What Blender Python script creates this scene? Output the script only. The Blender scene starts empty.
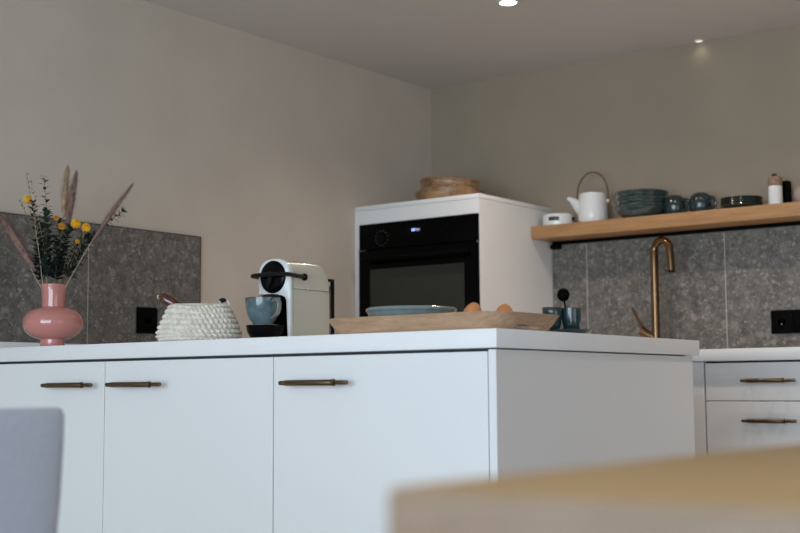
import bpy, bmesh, math, random
from mathutils import Vector, Matrix
PI = math.pi
SC = bpy.context.scene
COL = SC.collection
random.seed(7)

# ------------------------------------------------------------------ camera
cam_d = bpy.data.cameras.new('camera'); cam = bpy.data.objects.new('camera', cam_d); COL.objects.link(cam)
CAM = Vector((3.3228, -4.6267, 0.7966))
rt = Vector((0.79651, 0.60459, -0.00637)); up = Vector((0.06244, -0.07177, 0.99546)); fw = Vector((-0.60139, 0.79330, 0.09492))
cam.matrix_world = Matrix(((rt.x, up.x, -fw.x, CAM.x), (rt.y, up.y, -fw.y, CAM.y), (rt.z, up.z, -fw.z, CAM.z), (0, 0, 0, 1)))
cam_d.sensor_width = 36; cam_d.lens = 57.49; cam_d.clip_start = 0.02
cam_d.dof.use_dof = True; cam_d.dof.focus_distance = 3.4; cam_d.dof.aperture_fstop = 4.0
SC.camera = cam

# ------------------------------------------------------------------ light and exposure
SC.view_settings.view_transform = 'Standard'; SC.view_settings.look = 'None'
SC.view_settings.gamma = 1; SC.view_settings.use_curve_mapping = False
SC.view_settings.exposure = 0.0
W = bpy.data.worlds.new('world'); SC.world = W; W.use_nodes = True
W.node_tree.nodes['Background'].inputs[0].default_value = (0.62, 0.78, 1, 1)
W.node_tree.nodes['Background'].inputs[1].default_value = 0.6
def area_light(name, loc, rot, sx, sy, power, color):
    l = bpy.data.lights.new(name, 'AREA'); l.shape = 'RECTANGLE'; l.size = sx; l.size_y = sy; l.energy = power; l.color = color
    o = bpy.data.objects.new(name, l); COL.objects.link(o); o.location = loc; o.rotation_euler = rot
    return o
# daylight pouring through the window behind the camera
area_light('window_daylight', (2.7, -6.74, 1.05), (PI/2, 0, 0), 3.8, 1.9, 162, (0.68, 0.85, 1.0))
# fill light through an unseen side window added to brighten the left wall
area_light('side_fill_light', (5.14, -3.1, 0.9), (PI/2, 0, PI/2), 2.1, 1.0, 9, (0.93, 0.95, 1.0))
SPOT_W = 2.9
SPOT_COL = (1.0, 0.84, 0.70)

# ------------------------------------------------------------------ materials
def mat(name, col, rough=0.5, metal=0.0, spec=0.5, coat=0.0, noise=None, bump=None, emit=None, trans=0, sheen=0):
    m = bpy.data.materials.new(name); m.use_nodes = True
    nt = m.node_tree; b = nt.nodes['Principled BSDF']
    b.inputs['Base Color'].default_value = (*col, 1); b.inputs['Roughness'].default_value = rough
    b.inputs['Metallic'].default_value = metal; b.inputs['Specular IOR Level'].default_value = spec
    b.inputs['Coat Weight'].default_value = coat; b.inputs['Coat Roughness'].default_value = 0.08
    b.inputs['Transmission Weight'].default_value = trans
    b.inputs['Sheen Weight'].default_value = sheen
    tc = nt.nodes.new('ShaderNodeTexCoord')
    if noise:
        sc, amt, dt = noise
        n = nt.nodes.new('ShaderNodeTexNoise'); n.inputs['Scale'].default_value = sc; n.inputs['Detail'].default_value = dt
        r = nt.nodes.new('ShaderNodeMapRange'); r.inputs[1].default_value = 0.3; r.inputs[2].default_value = 0.7
        r.inputs[3].default_value = 1-amt; r.inputs[4].default_value = 1+amt
        x = nt.nodes.new('ShaderNodeVectorMath'); x.operation = 'SCALE'; x.inputs[0].default_value = col
        nt.links.new(tc.outputs['Object'], n.inputs['Vector']); nt.links.new(n.outputs['Fac'], r.inputs[0])
        nt.links.new(r.outputs[0], x.inputs['Scale']); nt.links.new(x.outputs[0], b.inputs['Base Color'])
    if bump:
        sc, st, dist = bump
        n = nt.nodes.new('ShaderNodeTexNoise'); n.inputs['Scale'].default_value = sc; n.inputs['Detail'].default_value = 4
        bp = nt.nodes.new('ShaderNodeBump'); bp.inputs['Strength'].default_value = st; bp.inputs['Distance'].default_value = dist
        nt.links.new(tc.outputs['Object'], n.inputs['Vector']); nt.links.new(n.outputs['Fac'], bp.inputs['Height'])
        nt.links.new(bp.outputs[0], b.inputs['Normal'])
    if emit:
        b.inputs['Emission Color'].default_value = (*emit[0], 1); b.inputs['Emission Strength'].default_value = emit[1]
    return m

def wood(name, c1, c2, scale=(1, 14, 14), rough=0.45, ring=7.0, rot=(0, 0, 0), coat=0.0):
    m = mat(name, c1, rough, coat=coat); nt = m.node_tree; b = nt.nodes['Principled BSDF']
    tc = nt.nodes.new('ShaderNodeTexCoord'); mp = nt.nodes.new('ShaderNodeMapping')
    mp.inputs['Scale'].default_value = scale; mp.inputs['Rotation'].default_value = rot
    n1 = nt.nodes.new('ShaderNodeTexNoise'); n1.inputs['Scale'].default_value = ring; n1.inputs['Detail'].default_value = 6; n1.inputs['Distortion'].default_value = 0.6
    n2 = nt.nodes.new('ShaderNodeTexNoise'); n2.inputs['Scale'].default_value = ring*6; n2.inputs['Detail'].default_value = 3
    mx = nt.nodes.new('ShaderNodeMix'); mx.data_type = 'FLOAT'; mx.inputs[0].default_value = 0.35
    cr = nt.nodes.new('ShaderNodeValToRGB'); cr.color_ramp.elements[0].position = 0.36; cr.color_ramp.elements[1].position = 0.64
    cr.color_ramp.elements[0].color = (*c2, 1); cr.color_ramp.elements[1].color = (*c1, 1)
    L = nt.links.new
    L(tc.outputs['Object'], mp.inputs[0]); L(mp.outputs[0], n1.inputs['Vector']); L(mp.outputs[0], n2.inputs['Vector'])
    L(n1.outputs['Fac'], mx.inputs[2]); L(n2.outputs['Fac'], mx.inputs[3]); L(mx.outputs[0], cr.inputs[0]); L(cr.outputs[0], b.inputs['Base Color'])
    return m

def terrazzo(name, base, dark, chip):
    m = mat(name, base, 0.42); nt = m.node_tree; b = nt.nodes['Principled BSDF']; L = nt.links.new
    tc = nt.nodes.new('ShaderNodeTexCoord')
    n = nt.nodes.new('ShaderNodeTexNoise'); n.inputs['Scale'].default_value = 22; n.inputs['Detail'].default_value = 9; n.inputs['Roughness'].default_value = 0.75
    cr = nt.nodes.new('ShaderNodeValToRGB'); e = cr.color_ramp.elements
    e[0].position = 0.34; e[0].color = (*dark, 1); e[1].position = 0.62; e[1].color = (*base, 1)
    L(tc.outputs['Object'], n.inputs['Vector']); L(n.outputs['Fac'], cr.inputs[0])
    last = cr.outputs[0]
    # distorted coordinates give the pebbles irregular outlines
    nd = nt.nodes.new('ShaderNodeTexNoise'); nd.inputs['Scale'].default_value = 28; nd.inputs['Detail'].default_value = 5
    ad = nt.nodes.new('ShaderNodeVectorMath'); ad.operation = 'MULTIPLY_ADD'; ad.inputs[1].default_value = (0.05, 0.05, 0.05)
    L(tc.outputs['Object'], nd.inputs['Vector']); L(nd.outputs['Color'], ad.inputs[0]); L(tc.outputs['Object'], ad.inputs[2])
    for sc, thr, amt, col in ((17, 0.24, 0.42, chip), (30, 0.30, 0.38, chip), (36, 0.28, 0.8, dark), (65, 0.34, 0.6, chip), (75, 0.34, 0.9, dark), (120, 0.34, 0.5, chip)):
        v = nt.nodes.new('ShaderNodeTexVoronoi'); v.inputs['Scale'].default_value = sc
        L(ad.outputs[0], v.inputs['Vector'])
        r = nt.nodes.new('ShaderNodeMapRange'); r.inputs[1].default_value = thr; r.inputs[2].default_value = thr*1.35
        r.inputs[3].default_value = 1; r.inputs[4].default_value = 0
        L(v.outputs['Distance'], r.inputs[0])
        sp = nt.nodes.new('ShaderNodeSeparateColor'); L(v.outputs['Color'], sp.inputs[0])
        g = nt.nodes.new('ShaderNodeMapRange'); g.inputs[1].default_value = 0.5; g.inputs[2].default_value = 1.0; g.inputs[3].default_value = 0; g.inputs[4].default_value = amt
        L(sp.outputs[0], g.inputs[0])
        ml = nt.nodes.new('ShaderNodeMath'); ml.operation = 'MULTIPLY'; L(r.outputs[0], ml.inputs[0]); L(g.outputs[0], ml.inputs[1])
        mx = nt.nodes.new('ShaderNodeMix'); mx.data_type = 'RGBA'; mx.inputs[7].default_value = (*col, 1)
        L(ml.outputs[0], mx.inputs[0]); L(last, mx.inputs[6]); last = mx.outputs[2]
    L(last, b.inputs['Base Color'])
    return m

def glaze(name, c_body, c_rim, z_rim, width, rough=0.22, c_mot=None):
    """reactive glaze: the body colour turns into the rim colour just under the lip (object z)"""
    m = mat(name, c_body, rough, coat=0.5); nt = m.node_tree; b = nt.nodes['Principled BSDF']; L = nt.links.new
    tc = nt.nodes.new('ShaderNodeTexCoord'); s = nt.nodes.new('ShaderNodeSeparateXYZ'); L(tc.outputs['Object'], s.inputs[0])
    r = nt.nodes.new('ShaderNodeMapRange'); r.inputs[1].default_value = z_rim-width; r.inputs[2].default_value = z_rim
    n = nt.nodes.new('ShaderNodeTexNoise'); n.inputs['Scale'].default_value = 45; n.inputs['Detail'].default_value = 4
    cr = nt.nodes.new('ShaderNodeValToRGB'); e = cr.color_ramp.elements; e[0].position = .35; e[1].position = .68
    e[0].color = (*c_body, 1); e[1].color = (*(c_mot or tuple(c*1.5 for c in c_body)), 1)
    mx = nt.nodes.new('ShaderNodeMix'); mx.data_type = 'RGBA'; mx.inputs[7].default_value = (*c_rim, 1)
    L(s.outputs[2], r.inputs[0]); L(tc.outputs['Object'], n.inputs['Vector']); L(n.outputs['Fac'], cr.inputs[0])
    L(r.outputs[0], mx.inputs[0]); L(cr.outputs[0], mx.inputs[6]); L(mx.outputs[2], b.inputs['Base Color'])
    return m

M = {}
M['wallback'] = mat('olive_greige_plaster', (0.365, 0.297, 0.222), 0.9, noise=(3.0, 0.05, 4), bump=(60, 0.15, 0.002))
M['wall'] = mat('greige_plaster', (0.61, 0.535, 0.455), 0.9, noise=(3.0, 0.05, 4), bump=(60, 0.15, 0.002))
M['ceiling'] = mat('ceiling_paint', (0.66, 0.61, 0.585), 0.95)
M['floor'] = wood('oak_floor', (0.42, 0.33, 0.24), (0.32, 0.24, 0.17), (1.5, 12, 1), 0.5, 5)
M['white'] = mat('white_matt_laminate', (0.82, 0.815, 0.81), 0.42, spec=0.35)
M['top'] = mat('white_worktop', (0.86, 0.86, 0.86), 0.4, spec=0.35, noise=(20, 0.01, 3))
M['carcass'] = mat('dark_shadow_gap', (0.05, 0.055, 0.06), 0.8)
M['tile'] = terrazzo('grey_stone_tile', (0.19, 0.175, 0.158), (0.08, 0.077, 0.070), (0.40, 0.375, 0.34))
M['grout'] = mat('pale_grout', (0.46, 0.44, 0.41), 0.9)
M['edge'] = mat('dark_edge_profile', (0.05, 0.045, 0.042), 0.5, metal=0.4)
M['bronze'] = mat('brushed_bronze', (0.20, 0.115, 0.06), 0.2, metal=1.0)
M['handle'] = mat('aged_brass', (0.17, 0.12, 0.075), 0.38, metal=1.0, bump=(900, 0.3, 0.0005))
M['handle_end'] = mat('polished_brass', (0.42, 0.27, 0.15), 0.28, metal=1.0)
M['oak'] = wood('oak_shelf', (0.46, 0.255, 0.115), (0.34, 0.175, 0.072), (1.2, 16, 16), 0.5, 6)
M['tray'] = wood('pale_acacia', (0.56, 0.37, 0.235), (0.40, 0.24, 0.14), (2.2, 14, 16), 0.55, 5, rot=(0, 0.12, 0.3))
M['table'] = wood('oiled_oak_table', (0.54, 0.335, 0.15), (0.46, 0.275, 0.115), (14, 1.2, 14), 0.42, 5)
M['tableend'] = wood('oak_end_grain', (0.22, 0.15, 0.10), (0.18, 0.118, 0.076), (3, 14, 14), 0.6, 6)
M['bowlwood'] = wood('olive_wood', (0.42, 0.25, 0.125), (0.17, 0.08, 0.035), (3, 7, 9), 0.4, 4)
M['bowlwood2'] = wood('dark_olive_wood', (0.44, 0.25, 0.13), (0.09, 0.035, 0.016), (4, 3, 7), 0.35, 4)
M['black'] = mat('black_plastic', (0.005, 0.005, 0.0055), 0.4, spec=0.25)
M['blackgloss'] = mat('black_gloss_plastic', (0.002, 0.002, 0.0025), 0.2, spec=0.1)
M['blackmatt'] = mat('black_matt_metal', (0.002, 0.002, 0.002), 0.6, spec=0.05)
M['ovenglass'] = mat('black_oven_glass', (0.0015, 0.0015, 0.0015), 0.12, spec=0.06)
M['ovenwin'] = mat('tinted_window_glass', (0.030, 0.032, 0.027), 0.25, spec=0.35)
M['ovencav'] = mat('oven_grey_print', (0.03, 0.03, 0.03), 0.5)
M['digit'] = mat('display_digits', (0.5, 0.6, 0.9), 0.5, emit=((0.55, 0.68, 1.0), 0.9))
M['print'] = mat('grey_print', (0.07, 0.07, 0.07), 0.5)
M['pink'] = mat('pink_cased_glass', (0.57, 0.225, 0.195), 0.12, coat=0.8, noise=(9, 0.06, 4))
M['cream'] = mat('cream_plastic', (0.60, 0.58, 0.49), 0.28, coat=0.2)
M['creamfront'] = mat('white_plastic_shell', (0.74, 0.76, 0.73), 0.3, coat=0.2)
M['steel'] = mat('steel', (0.55, 0.55, 0.55), 0.25, metal=1)
M['tank'] = mat('smoky_water_tank', (0.30, 0.29, 0.27), 0.1, trans=0.7)
M['rope'] = mat('cotton_rope', (0.80, 0.74, 0.635), 0.95, noise=(60, 0.16, 4), bump=(260, 0.6, 0.002), sheen=0.2)
M['redwood'] = mat('lacquered_redwood', (0.085, 0.018, 0.008), 0.16, coat=0.9, noise=(50, 0.45, 3))
M['gold'] = mat('pale_ferrule', (0.62, 0.43, 0.24), 0.35, metal=0.4)
M['egg'] = mat('brown_eggshell', (0.66, 0.26, 0.10), 0.55, noise=(300, 0.06, 2))
M['porcelain'] = mat('white_porcelain', (0.78, 0.79, 0.79), 0.2, coat=0.4)
M['cork'] = mat('cork', (0.30, 0.20, 0.14), 0.9, noise=(160, 0.4, 3))
M['cane'] = mat('brown_cane', (0.16, 0.09, 0.045), 0.5)
M['teal'] = glaze('teal_glaze_bowl', (0.028, 0.046, 0.043), (0.065, 0.068, 0.056), 0.058, 0.008)
M['tealmug'] = mat('dark_teal_glaze', (0.014, 0.030, 0.034), 0.16, coat=0.6, noise=(25, 0.3, 3))
M['tealplate'] = mat('dark_green_glaze', (0.024, 0.040, 0.038), 0.22, coat=0.5, noise=(25, 0.25, 3))
M['bluecup'] = glaze('blue_glaze', (0.058, 0.110, 0.128), (0.11, 0.065, 0.04), 0.0695, 0.006, 0.14, (0.11, 0.175, 0.195))
M['tealcup'] = glaze('teal_glaze_cup', (0.010, 0.034, 0.040), (0.07, 0.055, 0.04), 0.0625, 0.005, 0.15, (0.022, 0.060, 0.066))
M['bluedish'] = glaze('grey_blue_glaze_dish', (0.16, 0.215, 0.215), (0.24, 0.28, 0.27), 0.056, 0.006, 0.16, (0.2, 0.27, 0.27))
M['seat'] = mat('grey_upholstery', (0.46, 0.48, 0.56), 0.9, noise=(200, 0.06, 2), sheen=0.3)
M['blush'] = mat('blush_ceramic', (0.42, 0.32, 0.28), 0.5)
M['stem'] = mat('dry_stem', (0.22, 0.17, 0.09), 0.8)
M['palestem'] = mat('straw_stem', (0.48, 0.40, 0.28), 0.8)
M['plume'] = mat('pampas_plume', (0.29, 0.18, 0.145), 1.0, noise=(60, 0.3, 3))
M['plumelight'] = mat('pale_plume', (0.50, 0.33, 0.21), 1.0, noise=(60, 0.25, 3))
M['leaf'] = mat('dark_eucalyptus', (0.011, 0.024, 0.017), 0.6, noise=(40, 0.4, 3))
M['leaf2'] = mat('blue_green_leaf', (0.024, 0.050, 0.038), 0.6, noise=(40, 0.4, 3))
M['yellow'] = mat('yellow_petals', (0.82, 0.43, 0.02), 0.7, noise=(120, 0.25, 3))
M['ochre'] = mat('ochre_petals', (0.55, 0.24, 0.015), 0.7, noise=(120, 0.4, 3))
M['bluehandle'] = mat('pale_glazed_clay', (0.20, 0.20, 0.18), 0.2, coat=0.5)
M['frame'] = mat('window_frame_paint', (0.75, 0.75, 0.75), 0.4)
M['lamp'] = mat('lamp_lens', (1, 1, 1), 0.5, emit=((1.0, 0.93, 0.82), 14))
M['dimlamp'] = mat('dim_lamp_lens', (1, 1, 1), 0.5, emit=((1.0, 0.8, 0.6), 0.9))
gm = bpy.data.materials.new('window_glass'); gm.use_nodes = True; nt = gm.node_tree; nt.nodes.clear()
o_ = nt.nodes.new('ShaderNodeOutputMaterial'); mx_ = nt.nodes.new('ShaderNodeMixShader'); mx_.inputs[0].default_value = 0.06
t_ = nt.nodes.new('ShaderNodeBsdfTransparent'); g_ = nt.nodes.new('ShaderNodeBsdfGlossy'); g_.inputs['Roughness'].default_value = 0.02
nt.links.new(t_.outputs[0], mx_.inputs[1]); nt.links.new(g_.outputs[0], mx_.inputs[2]); nt.links.new(mx_.outputs[0], o_.inputs[0])
M['glass'] = gm

# ------------------------------------------------------------------ helpers
def V(*a): return Vector(a)
def obj(name, bm, m, parent=None, loc=None, smooth=35):
    """one mesh object; the bmesh is in room coordinates, shifted to the thing's base"""
    base = Vector(loc) if loc is not None else (root_of(parent).location.copy() if parent else Vector((0, 0, 0)))
    bmesh.ops.remove_doubles(bm, verts=bm.verts, dist=1e-6)
    bm.transform(Matrix.Translation(-base))
    bmesh.ops.recalc_face_normals(bm, faces=bm.faces)
    me = bpy.data.meshes.new(name); bm.to_mesh(me); bm.free()
    for mm in (m if isinstance(m, (list, tuple)) else [m]): me.materials.append(M[mm])
    if smooth:
        me.polygons.foreach_set('use_smooth', [True]*len(me.polygons)); me.set_sharp_from_angle(angle=math.radians(smooth))
    o = bpy.data.objects.new(name, me); COL.objects.link(o)
    if parent: o.parent = parent
    else: o.location = base
    return o
def root_of(o):
    while o.parent: o = o.parent
    return o
def tag(o, label, cat, group=None):
    o['label'] = label; o['category'] = cat
    if group: o['group'] = group
    return o
def thing(name, label, cat, loc, group=None):
    o = bpy.data.objects.new(name, None); COL.objects.link(o); o.location = loc; o.empty_display_size = 0.05
    return tag(o, label, cat, group)
def struct(o): o['kind'] = 'structure'; return o
def dup(root, loc, label=None, rotz=None):
    r = root.copy(); COL.objects.link(r); r.location = loc
    if rotz is not None: r.rotation_euler = (0, 0, rotz)
    if label: r['label'] = label
    for ch in list(root.children):
        c = ch.copy(); COL.objects.link(c); c.parent = r
        for g in list(ch.children):
            e = g.copy(); COL.objects.link(e); e.parent = c
    return r
def B(): return bmesh.new()
def box(bm, x0, x1, y0, y1, z0, z1, bev=0.0, seg=2, mi=0):
    r = bmesh.ops.create_cube(bm, size=1)
    vs = r['verts']
    for v in vs: v.co = Vector(((x0+x1)/2 + v.co.x*(x1-x0), (y0+y1)/2 + v.co.y*(y1-y0), (z0+z1)/2 + v.co.z*(z1-z0)))
    fs = {f for v in vs for f in v.link_faces}
    for f in fs: f.material_index = mi
    if bev > 0:
        es = list({e for v in vs for e in v.link_edges})
        bmesh.ops.bevel(bm, geom=es, offset=bev, segments=seg, profile=0.5, affect='EDGES')
    return bm
def lathe(bm, prof, cx=0, cy=0, cz=0, n=48, fn=None, close=True, mi=0):
    """prof: list of (r, z); r=0 ends are closed by a point"""
    rings = []
    for k, (r, z) in enumerate(prof):
        if r < 1e-6: rings.append([bm.verts.new((cx, cy, cz+z))]); continue
        ring = []
        for i in range(n):
            a = 2*PI*i/n; rr = r; zz = z
            if fn: rr, zz = fn(r, z, a, k)
            ring.append(bm.verts.new((cx+rr*math.cos(a), cy+rr*math.sin(a), cz+zz)))
        rings.append(ring)
    for A, C in zip(rings, rings[1:]):
        if len(A) == 1 and len(C) == 1: continue
        for i in range(n):
            j = (i+1) % n
            if len(A) == 1: f = bm.faces.new((A[0], C[i], C[j]))
            elif len(C) == 1: f = bm.faces.new((A[i], A[j], C[0]))
            else: f = bm.faces.new((A[i], A[j], C[j], C[i]))
            f.material_index = mi
    return bm
def tube(bm, pts, rad, n=10, cap=True, flat=None, mi=0):
    pts = [Vector(p) for p in pts]
    rads = rad if isinstance(rad, (list, tuple)) else [rad]*len(pts)
    rings = []; prev = None
    for i, p in enumerate(pts):
        t = (pts[min(i+1, len(pts)-1)] - pts[max(i-1, 0)]).normalized()
        if prev is None:
            a = Vector((0, 0, 1)) if abs(t.z) < 0.9 else Vector((1, 0, 0))
            u = t.cross(a).normalized()
        else: u = (prev - t*prev.dot(t)).normalized()
        prev = u; w = t.cross(u)
        fu, fww = flat or (1, 1)
        rings.append([bm.verts.new(p + rads[i]*(fu*math.cos(2*PI*k/n)*u + fww*math.sin(2*PI*k/n)*w)) for k in range(n)])
    for A, C in zip(rings, rings[1:]):
        for i in range(n):
            j = (i+1) % n; f = bm.faces.new((A[i], A[j], C[j], C[i])); f.material_index = mi
    if cap:
        for r in (rings[0], rings[-1]): bm.faces.new(r).material_index = mi
    return bm
def smoothpath(pts, n=8):
    pts = [Vector(p) for p in pts]; out = []
    for i in range(len(pts)-1):
        p0 = pts[max(i-1, 0)]; p1 = pts[i]; p2 = pts[i+1]; p3 = pts[min(i+2, len(pts)-1)]
        for k in range(n):
            t = k/n
            out.append(0.5*((2*p1)+(-p0+p2)*t+(2*p0-5*p1+4*p2-p3)*t*t+(-p0+3*p1-3*p2+p3)*t**3))
    out.append(pts[-1]); return out
def ellipsoid(bm, c, r, rot=None, u=20, v=12, fn=None):
    res = bmesh.ops.create_uvsphere(bm, u_segments=u, v_segments=v, radius=1)
    R = rot or Matrix.Identity(3)
    for vt in res['verts']:
        p = vt.co.copy()
        if fn: p = fn(p)
        vt.co = Vector(c) + R @ Vector((p.x*r[0], p.y*r[1], p.z*r[2]))
    return bm

# ------------------------------------------------------------------ room shell
RX, RY, RH = 5.0, -6.6, 2.143
struct(obj('floor', box(B(), -0.1, RX+0.1, RY-0.1, 0.1, -0.1, 0), 'floor', smooth=0))
struct(obj('ceiling', box(B(), -0.1, RX+0.1, RY-0.1, 0.1, RH, RH+0.1), 'ceiling', smooth=0))
struct(obj('wall_left', box(B(), -0.1, 0, RY-0.1, 0.1, 0, RH), 'wall', smooth=0))
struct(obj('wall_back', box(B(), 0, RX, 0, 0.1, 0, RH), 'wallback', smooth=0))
sy0, sy1, sz0, sz1 = -4.2, -2.0, 0.35, 1.45
bm = B(); box(bm, RX, RX+0.1, RY-0.1, sy0, 0, RH); box(bm, RX, RX+0.1, sy1, 0.1, 0, RH)
box(bm, RX, RX+0.1, sy0, sy1, 0, sz0); box(bm, RX, RX+0.1, sy0, sy1, sz1, RH); struct(obj('wall_right', bm, 'wall', smooth=0))
win = bpy.data.objects.new('fill_window', None); COL.objects.link(win); win.location = (RX, sy0, sz0); struct(win)  # unseen window added for the side fill light
bm = B(); f = 0.05
box(bm, RX+0.02, RX+0.08, sy0, sy1, sz0, sz0+f); box(bm, RX+0.02, RX+0.08, sy0, sy1, sz1-f, sz1)
for y in (sy0, sy1-f): box(bm, RX+0.02, RX+0.08, y, y+f, sz0+f, sz1-f)
obj('window_frame', bm, 'frame', win, smooth=0)
obj('pane', box(B(), RX+0.045, RX+0.055, sy0+f, sy1-f, sz0+f, sz1-f), 'glass', win, smooth=0)
wx0, wx1, wz0, wz1 = 0.7, 4.7, 0.06, 2.04
bm = B()
box(bm, 0, wx0, RY-0.1, RY, 0, RH); box(bm, wx1, RX, RY-0.1, RY, 0, RH)
box(bm, wx0, wx1, RY-0.1, RY, 0, wz0); box(bm, wx0, wx1, RY-0.1, RY, wz1, RH)
struct(obj('wall_front', bm, 'wall', smooth=0))
win = bpy.data.objects.new('window_1', None); COL.objects.link(win); win.location = (wx0, RY, wz0); struct(win)
bm = B(); f = 0.05
box(bm, wx0, wx1, RY-0.08, RY-0.02, wz0, wz0+f); box(bm, wx0, wx1, RY-0.08, RY-0.02, wz1-f, wz1)
for x in (wx0, wx1-f, (wx0+wx1)/2-f/2): box(bm, x, x+f, RY-0.08, RY-0.02, wz0+f, wz1-f)
obj('window_frame', bm, 'frame', win, smooth=0)
for a, b_ in ((wx0+f, (wx0+wx1)/2-f/2), ((wx0+wx1)/2+f/2, wx1-f)):
    obj('pane', box(B(), a, b_, RY-0.055, RY-0.045, wz0+f, wz1-f), 'glass', win, smooth=0)
# white upstand running along the left wall above the peninsula
struct(obj('trim_1', box(B(), 0, 0.013, -2.39, -1.40, 0.9205, 0.945, 0.001), 'top'))
for z0, y0, y1, nm in ((0, RY, -2.41, 'baseboard_left'),): struct(obj(nm, box(B(), 0, 0.014, y0, y1, 0, 0.08, 0.002), 'frame'))

# ------------------------------------------------------------------ tiled splashbacks
def splash(name, label, tiles, axis, z0, z1, loc):
    bm = B(); g = 0.0020
    lo = min(t[0] for t in tiles); hi = max(t[1] for t in tiles)
    if axis == 'x': box(bm, 0.0002, 0.0090, lo+g, hi-0.003, z0, z1-0.004, mi=1)
    else: box(bm, lo+g, hi-g, -0.0090, -0.0002, z0, z1-0.002, mi=1)
    for a, b_ in tiles:
        if axis == 'x': box(bm, 0.0002, 0.0095, a+g, b_-g, z0, z1-0.003)
        else: box(bm, a+g, b_-g, -0.0095, -0.0002, z0, z1)
    if axis == 'x':
        box(bm, 0.0002, 0.0105, lo, hi, z1-0.003, z1, mi=2); box(bm, 0.0002, 0.0105, hi-0.001, hi+0.002, z0, z1, mi=2)
    return tag(obj(name, bm, ['tile', 'grout', 'edge'], loc=loc, smooth=0), label, 'backsplash')
splash('tile_splashback', 'grey stone-look tile splashback on the left wall behind the pink vase', [(-2.55, -1.937), (-1.937, -1.437)], 'x', 0.9455, 1.3418, (0, -1.9, 0.9455))
splash('tile_splashback', 'grey stone-look tile splashback under the oak shelf behind the tap', [(0.6215, 0.783), (0.783, 1.379), (1.379, 1.975), (1.975, 2.571), (2.571, 3.1)], 'y', 0.9205, 1.384, (1.8, 0, 0.9205))

# ------------------------------------------------------------------ peninsula
TZ = 0.9195; TB = 0.8795
tag(obj('worktop', box(B(), 0.0005, 1.884, -2.4005, -1.3968, TB, TZ, 0.0015), 'top', loc=(0.95, -1.9, TB)), 'thick white worktop of the peninsula carrying the vase, coffee machine and tray', 'worktop')

def handle(x0, x1, z, y, parent, flip=1):
    """knurled bar with collars, thin ends and two posts; a mesh of its own under its door"""
    yb = y-0.030; bm = B()
    def cyl(a, b_, r, n=14):
        tube(bm, [(a, yb, z), (a+0.0008, yb, z), (b_-0.0008, yb, z), (b_, yb, z)], [r*0.92, r, r, r*0.92], n)
    cyl(x0, x0+0.016, 0.0055); cyl(x0+0.016, x0+0.020, 0.0066); cyl(x0+0.020, x1-0.044, 0.0070, 20)
    cyl(x1-0.044, x1-0.037, 0.0080, 16); cyl(x1-0.037, x1, 0.0053)
    for px in (x0+0.026, x1-0.040):
        tube(bm, [(px, y+0.001, z), (px, yb, z)], 0.0040, 12); tube(bm, [(px, y, z), (px, y-0.002, z)], 0.0055, 14)
    return obj('handle', bm, 'handle', parent)
FY = -2.386
cabs = [(0.018, 0.6370, 'leftmost peninsula cabinet, white door with brass bar handle at its right edge', (0.411, 0.619)),
        (0.6370, 1.2450, 'middle peninsula cabinet, white door with its brass handle by the left edge', (0.679, 0.885)),
        (1.2450, 1.8531, 'peninsula cabinet nearest the free end, white door and brass handle below the tray', (1.293, 1.496))]
for x0, x1, lab, (h0, h1) in cabs:
    t = thing('base_cabinet', lab, 'cabinet', ((x0+x1)/2, -2.1, 0), 'peninsula cabinets')
    bm = B(); box(bm, x0+0.0003, x1-0.0003, FY+0.020, -1.425, 0.10, TB-0.0005); obj('body', bm, 'carcass', t, smooth=0)
    obj('plinth', box(B(), x0+0.0003, x1-0.0003, FY+0.06, FY+0.076, 0.001, 0.0995), 'white', t, smooth=0)
    d = obj('door', box(B(), x0+0.0014, x1-0.0014, FY, FY+0.019, 0.105, TB-0.0070, 0.0008, 1), 'white', t)
    handle(h0, h1, 0.8105, FY, d)
tag(obj('filler_strip', box(B(), 0.0155, 0.0172, FY, -1.43, 0.002, TB-0.001), 'white', loc=(0.016, -1.9, 0), smooth=0), 'narrow white filler strip between left wall and leftmost cabinet', 'panel')
tag(obj('end_panel', box(B(), 1.8545, 1.8735, FY-0.001, -1.4205, 0.0005, TB-0.003, 0.0008, 1), 'white', loc=(1.864, -1.9, 0)), 'plain white side panel closing the free right end of the peninsula', 'panel')

# ------------------------------------------------------------------ counter along the back wall
tag(obj('worktop', box(B(), 0.6205, 3.1, -0.622, -0.0005, TB, TZ, 0.0015), 'top', loc=(1.8, -0.3, TB)), 'white worktop along the back wall beneath the oak shelf', 'worktop')
t = thing('base_cabinet', 'white sink cabinet under the bronze tap, mostly hidden by the peninsula', 'cabinet', (1.08, -0.3, 0))
obj('body', box(B(), 0.622, 1.543, -0.58, -0.011, 0.10, TB-0.0005), 'carcass', t, smooth=0)
for a, b_ in ((0.622, 1.063), (1.063, 1.5)): obj('door', box(B(), a+0.0014, b_-0.0014, -0.602, -0.583, 0.105, TB-0.0070, 0.0008, 1), 'white', t)
obj('side_strip', box(B(), 1.5014, 1.5425, -0.602, -0.583, 0.002, TB-0.001, 0.0005, 1), 'white', t)
for i, (x0, x1, lab) in enumerate(((1.5455, 1.973, 'white drawer cabinet with brass bar handles under the right end of the back worktop'), (1.973, 2.40, ''), (2.40, 3.09, ''))):
    if i: continue
    t = thing('drawer_cabinet', lab, 'cabinet', ((x0+x1)/2, -0.3, 0))
    obj('body', box(B(), x0, x1, -0.58, -0.011, 0.10, TB-0.0005), 'carcass', t, smooth=0)
    for z0, z1, hz in ((0.7495, 0.8730, 0.8145), (0.43, 0.7465, 0.685), (0.105, 0.427, 0.365)):
        d = obj('drawer', box(B(), x0+0.0022, x1-0.0014, -0.602, -0.583, z0, z1, 0.0008, 1), 'white', t)
        handle(1.682, 1.862, hz, -0.602, d)
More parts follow.
